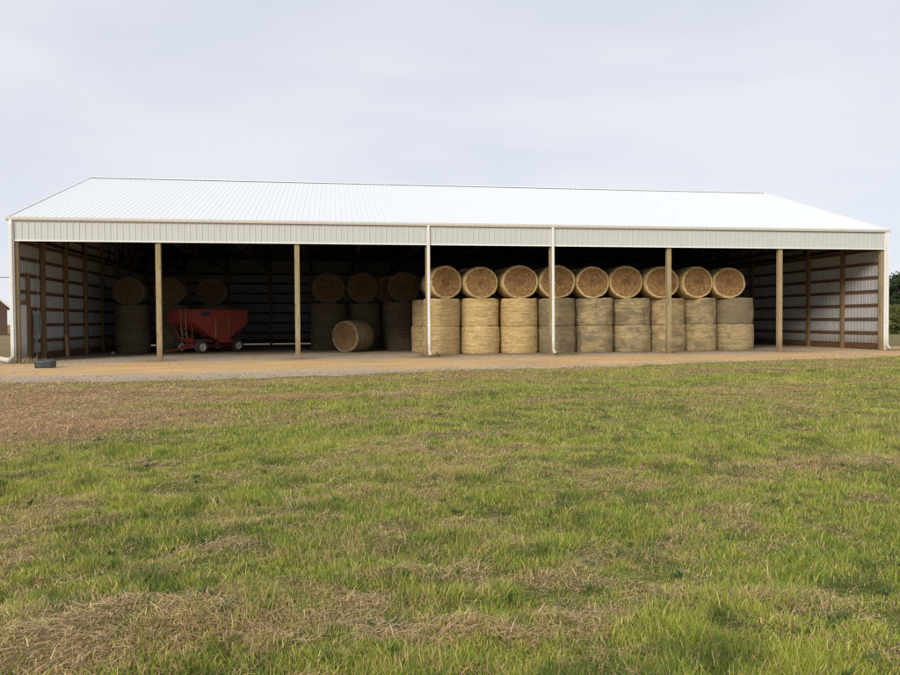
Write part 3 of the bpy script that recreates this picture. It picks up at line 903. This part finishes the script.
# second row, seen in the gaps and over the tops
for i in range(9):
    cx = 4.55 + i * 1.80
    bale((cx, YC + 1.85, 0), False, 'standing bale on the ground, second row, behind the %s front column' % ordn[i], DULL, .6, GB, 1.0, HL / 1.26)
    bale((cx + .03, YC + 1.83, HL + .005), False, 'standing bale in the middle layer, second row, behind the %s front column' % ordn[i], DULL, .6, GB, .99, HL / 1.26)
    bale((cx - .05 + (.5 if i == 0 else 0), YC + 1.8, 2 * HL + .01), True, 'lying bale on top of the second row, behind the %s front column' % ordn[i], (.5, .4, .24), .3, GB, .95, .86)
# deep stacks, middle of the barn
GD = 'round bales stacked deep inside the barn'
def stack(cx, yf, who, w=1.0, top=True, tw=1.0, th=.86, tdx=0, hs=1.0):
    bale((cx, yf + .87, 0), False, 'dark standing bale on the ground in ' + who, SHADED, .7, GD, w, HL / 1.26 * hs)
    bale((cx, yf + .87, HL * hs + .005), False, 'dark standing bale in the middle layer of ' + who, SHADED, .6, GD, w * .98, HL / 1.26 * hs)
    if top: bale((cx + tdx, yf + .85, 2 * HL * hs + .01), True, 'dim lying bale on top of ' + who, (.13, .12, .09), .5, GD, tw, th)  # top bale tint is darkened for interior shade as well
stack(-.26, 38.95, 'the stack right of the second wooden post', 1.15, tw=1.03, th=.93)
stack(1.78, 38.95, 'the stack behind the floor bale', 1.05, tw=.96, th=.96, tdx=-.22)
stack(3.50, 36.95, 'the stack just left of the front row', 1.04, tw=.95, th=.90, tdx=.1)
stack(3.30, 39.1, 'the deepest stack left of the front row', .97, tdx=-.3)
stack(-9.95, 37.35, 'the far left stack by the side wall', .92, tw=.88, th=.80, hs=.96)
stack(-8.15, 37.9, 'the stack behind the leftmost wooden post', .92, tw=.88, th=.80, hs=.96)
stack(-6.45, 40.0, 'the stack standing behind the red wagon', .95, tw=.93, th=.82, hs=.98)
fb = bale((.93, 36.2, 0), True, 'single round bale lying on its side on the floor in front of the deep stacks', (.29, .235, .155), .6, None, .94, .90, yaw=R(-40))
del fb['category']; fb['category'] = 'hay bale'

# ------------------------------------------------------------------ gravity wagon
ax = Vector((.672, .740, 0)).normalized()
wagon = empty('grain_wagon', (-6.21, 37.79, 0), math.atan2(ax.y, ax.x))
tag(wagon, 'faded red gravity grain wagon parked inside the barn by the left stacks', 'wagon')
# local frame: +x to the rear, -y to the near (discharge) side
L2, W2, ZT, ZM, ZB = 1.65, .95, 2.13, 1.52, .74
T = .02
b = MB()
near, far = -W2, W2
# near side: vertical plate with V bottom
b.plate([(-L2, near, ZT), (-L2, near, ZM), (-.42, near, ZB), (.42, near, ZB), (L2, near, ZM), (L2, near, ZT)], T)
# far side: upright band, then a floor sloping to the door
b.plate([(-L2, far, ZM), (-L2, far, ZT), (L2, far, ZT), (L2, far, ZM)], T)
b.plate([(-L2, far, ZM), (L2, far, ZM), (.42, near + .08, ZB), (-.42, near + .08, ZB)], T)
for s in (-1, 1):
    b.plate([(s * L2, near, ZM), (s * L2, near, ZT), (s * L2, far, ZT), (s * L2, far, ZM)], T)
    b.plate([(s * L2, near, ZM), (s * L2, far, ZM), (s * .42, near + .08, ZB), (s * .42, near, ZB)], T)
hop = b.build('hopper', M['red'], wagon)
b = MB()
for y in (near - .015, far + .015): b.beam((-L2 - .03, y, ZT), (L2 + .03, y, ZT), .06, .06)
for s in (-1, 1): b.beam((s * (L2 + .015), near, ZT), (s * (L2 + .015), far, ZT), .06, .06)
b.build('rim_rail', M['darkred'], hop)
for x in (-1.1, -.55, 0, .55, 1.1):
    b = MB(); b.box(x - .025, x + .025, near - .045, near - .003, ZM if abs(x) > .6 else ZM - .25, ZT - .04); b.build('stiffener', M['red'], hop)
for y in (-.45, 0, .45):
    for s in (-1, 1):
        b = MB(); b.box(min(s * (L2 + .003), s * (L2 + .045)), max(s * (L2 + .003), s * (L2 + .045)), y - .025, y + .025, ZM, ZT - .04); b.build('stiffener', M['red'], hop)
if 0: b.box(-L2 - .045, -L2 - .003, y - .025, y + .025, ZM, ZT - .04); b.box(L2 + .003, L2 + .045, y - .025, y + .025, ZM, ZT - .04)
for s in (-1, 1):
    b = MB(); b.beam((s * L2, near - .02, ZM), (s * .44, near - .02, ZB), .04, .05); b.build('edge_angle', M['red'], hop)
b = MB(); b.box(-.36, .36, near - .075, near - .052, ZB + .02, ZB + .62)
dr_ = b.build('discharge_door', M['red'], wagon)
b = MB(); b.box(-.41, -.37, near - .09, near - .02, ZB - .02, ZM + .2); b.box(.37, .41, near - .09, near - .02, ZB - .02, ZM + .2); b.build('door_guide', M['tanpaint'], dr_)
b = MB(); b.tube([(-.36, near - .11, ZM + .02), (.42, near - .11, ZM + .02)], .018, 8); b.tube([(.42, near - .11, ZM + .02), (.42, near - .2, ZM + .17), (.42, near - .2, ZM + .2)], .014, 6); b.build('crank', M['tanpaint'], dr_)
b = MB(); b.plate([(-.42, near - .085, ZB), (.42, near - .085, ZB), (.42, near - .42, ZB - .2), (-.42, near - .42, ZB - .2)], .015); b.build('chute', M['red'], wagon)
b = MB(); b.box(-1.22, -.70, near - .054, near - .048, ZT - .30, ZT - .10); b.build('decal', M['decal'], hop)
# frame
b = MB()
for y in (-.42, .42): b.beam((-1.35, y, .62), (1.35, y, .62), .09, .13)
for x in (-1.3, -.45, .45, 1.3): b.beam((x, -.42, .62), (x, .42, .62), .08, .10)
for s in (-1, 1):
    for y in (-.8, .8):
        b.beam((s * 1.32, y * .55, .66), (s * (L2 - .02), y, ZM + .02), .05, .05)
        b.beam((s * .55, y * .55, .66), (s * 1.45, y, ZM - .12), .045, .045)
    b.beam((s * 1.32, -.5, .72), (s * 1.32, .8, .72), .05, .05)
b.build('frame', M['darkred'], wagon)
b = MB(); b.beam((-1.1, -.80, .31), (-1.1, .80, .31), .10, .09); b.beam((1.1, -.80, .31), (1.1, .80, .31), .10, .09); b.beam((-1.1, 0, .33), (1.1, 0, .33), .10, .10)
b.box(-1.18, -1.02, -.3, .3, .36, .56); b.box(1.02, 1.18, -.3, .3, .36, .56); b.build('axle', M['darkred'], wagon)
b = MB(); b.beam((-1.12, 0, .32), (-2.35, 0, .16), .07, .07); b.beam((-1.1, -.4, .32), (-1.7, 0, .25), .04, .04); b.beam((-1.1, .4, .32), (-1.7, 0, .25), .04, .04); b.box(-2.5, -2.3, -.06, .06, .12, .2); b.build('drawbar', M['darkred'], wagon)
# ladder on the front end
b = MB()
for y in (-.52, -.16): b.tube([(-L2 - .09, y, ZT + .04), (-L2 - .09, y, 1.25), (-L2 - .02, y, .72)], .024, 6)
for z in (.95, 1.22, 1.49, 1.76, 2.0): b.tube([(-L2 - .085, -.52, z), (-L2 - .085, -.16, z)], .015, 6)
b.build('ladder', M['tanpaint'], wagon)
def wheel(x, y):
    s = -1 if y < 0 else 1
    r = .335
    b = MB()
    b.lathe([(r * .56, -.10), (r * .62, -.115), (r * .85, -.12), (r * .96, -.10), (r, -.07), (r * 1.0, 0), (r, .07), (r * .96, .10), (r * .85, .12), (r * .62, .115), (r * .56, .10), (r * .56, -.10)], 36, 'y')
    for k in range(36):
        a = 2 * math.pi * k / 36
        for q in (-1, 1):
            ca, sa = math.cos(a + q * .04), math.sin(a + q * .04)
            b.beam((r * ca, q * .02, r * sa), (r * math.cos(a + q * .1), q * .085, r * math.sin(a + q * .1)), .02, .02)
    ty = b.build('tyre', M['rubber'], None, smooth=False)
    b = MB()
    b.lathe([(r * .56, -.1), (r * .60, -.105), (r * .60, .105), (r * .55, .1), (r * .52, .05), (r * .40, .02), (r * .34, .045), (r * .16, .05), (r * .15, .09), (.001, .095)] if True else [], 28, 'y')
    b.lathe([(r * .56, -.1), (.001, -.08)], 28, 'y')
    for k in range(5):
        a = 2 * math.pi * k / 5
        b.tube([(r * .25 * math.cos(a), .045, r * .25 * math.sin(a)), (r * .25 * math.cos(a), .07, r * .25 * math.sin(a))], .012, 6)
    rm = b.build('rim', M['rim'], None, smooth=False)
    w = bpy.data.objects.new('wheel', None); link(w, wagon); w.location = (x, y, r - .005); w.rotation_euler = (0, 0, 0 if s > 0 else math.pi)
    ty.parent = w; rm.parent = w
for x in (-1.1, 1.1):
    for y in (-.8, .8): wheel(x, y)

# ------------------------------------------------------------------ small things
b = MB()
r = .32
b.lathe([(r * .58, .02), (r * .62, .0), (r * .9, .0), (r * .98, .04), (r, .1), (r, .18), (r * .97, .24), (r * .88, .275), (r * .64, .275), (r * .57, .25), (r * .60, .2), (r * .80, .16), (r * .80, .09), (r * .6, .07), (r * .58, .02)], 48)
for k in range(48):
    a = 2 * math.pi * k / 48
    b.beam((r * .985 * math.cos(a), r * .985 * math.sin(a), .05), (r * .985 * math.cos(a + .06), r * .985 * math.sin(a + .06), .225), .02, .022)
ty = b.build('tyre', paint_mat('weathered_rubber', (.075, .08, .085), .25, .75, .3, (.2, .16, .11), .4, streak=False))
ty.location = (-9.67, 26.3, float(hz(-9.67, 26.3)) + .0); ty.rotation_euler = (R(2), R(-3), .4)
tag(ty, 'old dark grey tyre lying flat on the clay by the left corner', 'tyre')
b = MB(); b.beam((0, 0, 0), (-.05, .04, 1.0), .14, .038, up=(0, 1, 0))
pl = b.build('board', M['plank']); pl.location = (XL + .23, YF + 5.0, 0)
tag(pl, 'short reddish board leaning on an inner post of the left wall', 'board')
b = MB()
ico = [(.12, 0, 0), (0, .1, 0), (-.1, .02, 0), (0, -.11, 0), (.07, .06, .08), (-.05, .05, .09), (-.05, -.06, .07), (.06, -.05, .1)]
b.add(ico, [(0, 1, 4), (1, 5, 4), (1, 2, 5), (2, 6, 5), (2, 3, 6), (3, 7, 6), (3, 0, 7), (0, 4, 7), (4, 5, 6, 7), (0, 3, 2, 1)])
st = b.build('stone', M['stone'], bevel=.012); st.location = (-10.85, 38.0, .006)
tag(st, 'small pale stone on the dark floor left of the far left bale stack', 'stone')

# ------------------------------------------------------------------ surroundings
def tree(name, loc, h, r, c1, c2, label, cat, group, n=9000, low=.08, seed=1, leaf=.11, conif=False):
    g = np.random.default_rng(seed)
    root = empty(name, loc)
    tag(root, label, cat, group)
    b = MB()
    tp = [(0, 0, -.1), (.05, 0, h * .3), (-.05, .08, h * .6), (.04, 0, h * .88)]
    b.tube(tp, [h * .035, h * .026, h * .015, h * .005], 8)
    for k in range(12):
        z = h * g.uniform(.2, .75); a = g.random() * 6.28; l = r * g.uniform(.5, .85)
        b.tube([(0, 0, z), (math.cos(a) * l * .5, math.sin(a) * l * .5, z + l * .25), (math.cos(a) * l, math.sin(a) * l, z + l * .35)], [h * .012, h * .008, h * .003], 5)
    b.build('trunk', M['bark'], root)
    # leaf clumps spread through the crown's volume
    nc = 70
    th = g.random(nc) * 6.28; zz = low + (1 - low) * g.random(nc) ** .9
    prof = (1 - zz) ** .8 * 1.1 + .06 if conif else np.sqrt(np.clip(1 - ((zz - .52) / .52) ** 2, 0.02, 1))
    rr = r * prof * np.sqrt(g.random(nc)) * .92
    cc = np.stack([rr * np.cos(th), rr * np.sin(th), zz * h * .95], -1)
    ci = g.integers(0, nc, n)
    cs = r * .24 * (.6 + .7 * g.random(nc))
    d = g.normal(0, 1, (n, 3)); d /= np.linalg.norm(d, axis=1)[:, None]
    P = cc[ci] + d * (cs[ci] * g.random(n) ** .45)[:, None] * np.array([1, 1, .75])
    P[:, 2] = np.clip(P[:, 2], .1, None)
    A = g.normal(0, 1, (n, 3)); A /= np.linalg.norm(A, axis=1)[:, None]
    B = np.cross(A, g.normal(0, 1, (n, 3))); B /= np.linalg.norm(B, axis=1)[:, None]
    s = leaf * (.6 + .8 * g.random(n))[:, None]
    V = np.stack([P - A * s, P + B * s * .6, P + A * s, P - B * s * .6], 1).reshape(-1, 3)
    F = np.arange(n * 4).reshape(-1, 4)
    me = bpy.data.meshes.new('crown'); me.from_pydata(V.tolist(), [], F.tolist())
    t = np.clip(g.random(nc)[ci] * .7 + g.random(n) * .3, 0, 1)
    c = mixc(hx(c1, n), hx(c2, n), t)
    C = np.ones((n, 4, 4), np.float32); C[:, :, :3] = c[:, None, :]
    at = me.color_attributes.new('tint', 'FLOAT_COLOR', 'POINT'); at.data.foreach_set('color', C.ravel())
    me.materials.append(M['leaf'])
    link(bpy.data.objects.new('crown', me), root)
    return root
GR = 'trees beyond the right end of the barn'
tree('tree', (59.3, 67.5, 0), 5.6, 3.0, (.035, .06, .022), (.075, .10, .035), 'dark green tree rising just right of the barn at the edge of the photo', 'tree', GR, 14000, .06, 3, .14)
tree('tree', (63.5, 72, 0), 6.4, 3.4, (.04, .065, .022), (.08, .10, .035), 'taller dark tree furthest right behind the dark green one', 'tree', GR, 14000, .05, 5, .14)
tree('tree', (57.0, 77, 0), 5.0, 3.0, (.035, .055, .022), (.07, .09, .03), 'dark tree mostly hidden behind the right barn corner', 'tree', GR, 9000, .05, 6, .14)
tree('bush', (52.3, 60.5, 0), 2.6, 1.9, (.11, .13, .04), (.22, .22, .07), 'yellow green bush in front of the dark trees right of the barn', 'bush', None, 9000, .02, 7, .09)
# shed far off to the left
shed = empty('shed', (-47.7, 105, 0), R(24)); tag(shed, 'distant brown shed with white roof edge seen past the left corner', 'shed')
b = MB()
zr_ = 8.2
b.add([(-4.2, 0, 0), (4.2, 0, 0), (4.2, 0, 4.1), (0, 0, zr_), (-4.2, 0, 4.1), (-4.2, 12, 0), (4.2, 12, 0), (4.2, 12, 4.1), (0, 12, zr_), (-4.2, 12, 4.1)],
      [(0, 1, 2, 3, 4), (9, 8, 7, 6, 5), (1, 6, 7, 2), (5, 0, 4, 9)])
b.build('wall', M['brownwall'], shed)
b = MB()
for s in (-1, 1):
    b.plate([(0, -.5, zr_ + .08), (0, 12.4, zr_ + .08), (s * 4.75, 12.4, zr_ - 4.56), (s * 4.75, -.5, zr_ - 4.56)], .1)
b.build('roof', M['roof'], shed)
b = MB()
for s in (-1, 1): b.beam((0, -.54, zr_ - .02), (s * 4.8, -.54, zr_ - 4.72), .05, .26)
b.build('rake_trim', M['trim'], shed)
# overhead wire with its pole
b = MB()
A = Vector((XL + .0, 40, 3.9)); B = Vector((-60, 70, 6.0))
pth = [A.lerp(B, i / 24) - Vector((0, 0, 1.0 * (1 - (2 * i / 24 - 1) ** 2) * .12)) for i in range(25)]
b.tube([tuple(p) for p in pth], .022, 6)
tag(b.build('power_line', M['wire']), 'thin dark overhead wire running left from the barn', 'wire')
up = empty('utility_pole', (-60, 70, 0)); tag(up, 'wooden utility pole off to the left of the barn', 'pole')
b = MB(); b.tube([(0, 0, -.2), (0, 0, 6.6)], [.14, .10], 12); b.build('shaft', M['post_in'], up)
b = MB(); b.beam((0, -.7, 6.2), (0, .7, 6.2), .1, .1); b.build('crossarm', M['post_in'], up)

# ------------------------------------------------------------------ light
AZ, EL = R(215), R(31)     # compass bearing of the sun (0 = +y, 90 = +x)
sun = bpy.data.lights.new('sun', 'SUN'); sun.energy = 2.2; sun.angle = R(20); sun.color = (1, .93, .82)
so = link(bpy.data.objects.new('sun', sun))
sd = Vector((math.sin(AZ) * math.cos(EL), math.cos(AZ) * math.cos(EL), math.sin(EL)))
so.rotation_euler = sd.to_track_quat('Z', 'Y').to_euler()
w = bpy.data.worlds.new('World'); scene.world = w; w.use_nodes = True
t = NT(w.node_tree)
bg = w.node_tree.nodes['Background']; out = w.node_tree.nodes['World Output']
sky = t.node('ShaderNodeTexSky', sky_type='NISHITA'); sky.sun_disc = False; sky.sun_elevation = EL; sky.sun_rotation = AZ
t.link(sky.outputs[0], bg.inputs[0]); bg.inputs[1].default_value = .10
G = t.coord('Generated')
sep = t.node('ShaderNodeSeparateXYZ'); t.link(G, sep.inputs[0])
cl = t.noise(t.map(G, (1, 1, 3.2), (0, 0, .3)), 1.5, 5, .5, .4)
c = t.ramp(cl, [(.38, (.62, .655, .76)), (.62, (.84, .835, .86))])
low = t.ramp(sep.outputs[2], [(0.0, (.60, .68, .82)), (.22, (.68, .71, .79)), (.6, (.79, .79, .83))])
c = t.mix(.42, c, low)
bg2 = t.node('ShaderNodeBackground'); t.link(c, bg2.inputs[0]); bg2.inputs[1].default_value = .90
mx = t.node('ShaderNodeMixShader'); mx.inputs[0].default_value = .9
t.link(bg.outputs[0], mx.inputs[1]); t.link(bg2.outputs[0], mx.inputs[2]); t.link(mx.outputs[0], out.inputs[0])

# ------------------------------------------------------------------ camera
cam = bpy.data.cameras.new('camera'); cam.sensor_width = 36; cam.lens = 723.42 / 900 * 36; cam.clip_start = .05; cam.clip_end = 4000
co = link(bpy.data.objects.new('camera', cam))
pit, rol = .0227, -.0069
right = Vector((math.cos(YAW), -math.sin(YAW), 0)); fh = Vector((math.sin(YAW), math.cos(YAW), 0))
fwd = fh * math.cos(pit) - Vector((0, 0, 1)) * math.sin(pit)
upv = right.cross(fwd)
r2 = right * math.cos(rol) + upv * math.sin(rol); u2 = -right * math.sin(rol) + upv * math.cos(rol)
mat = Matrix((r2, u2, -fwd)).transposed().to_4x4(); mat.translation = (0, -.09, 1.5)
co.matrix_world = mat
scene.camera = co
scene.view_settings.view_transform = 'Standard'; scene.view_settings.look = 'None'
scene.view_settings.exposure = .3; scene.view_settings.gamma = 1; scene.view_settings.use_curve_mapping = False
scene.cycles.use_denoising = True
scene.cycles.max_bounces = 8; scene.cycles.diffuse_bounces = 2
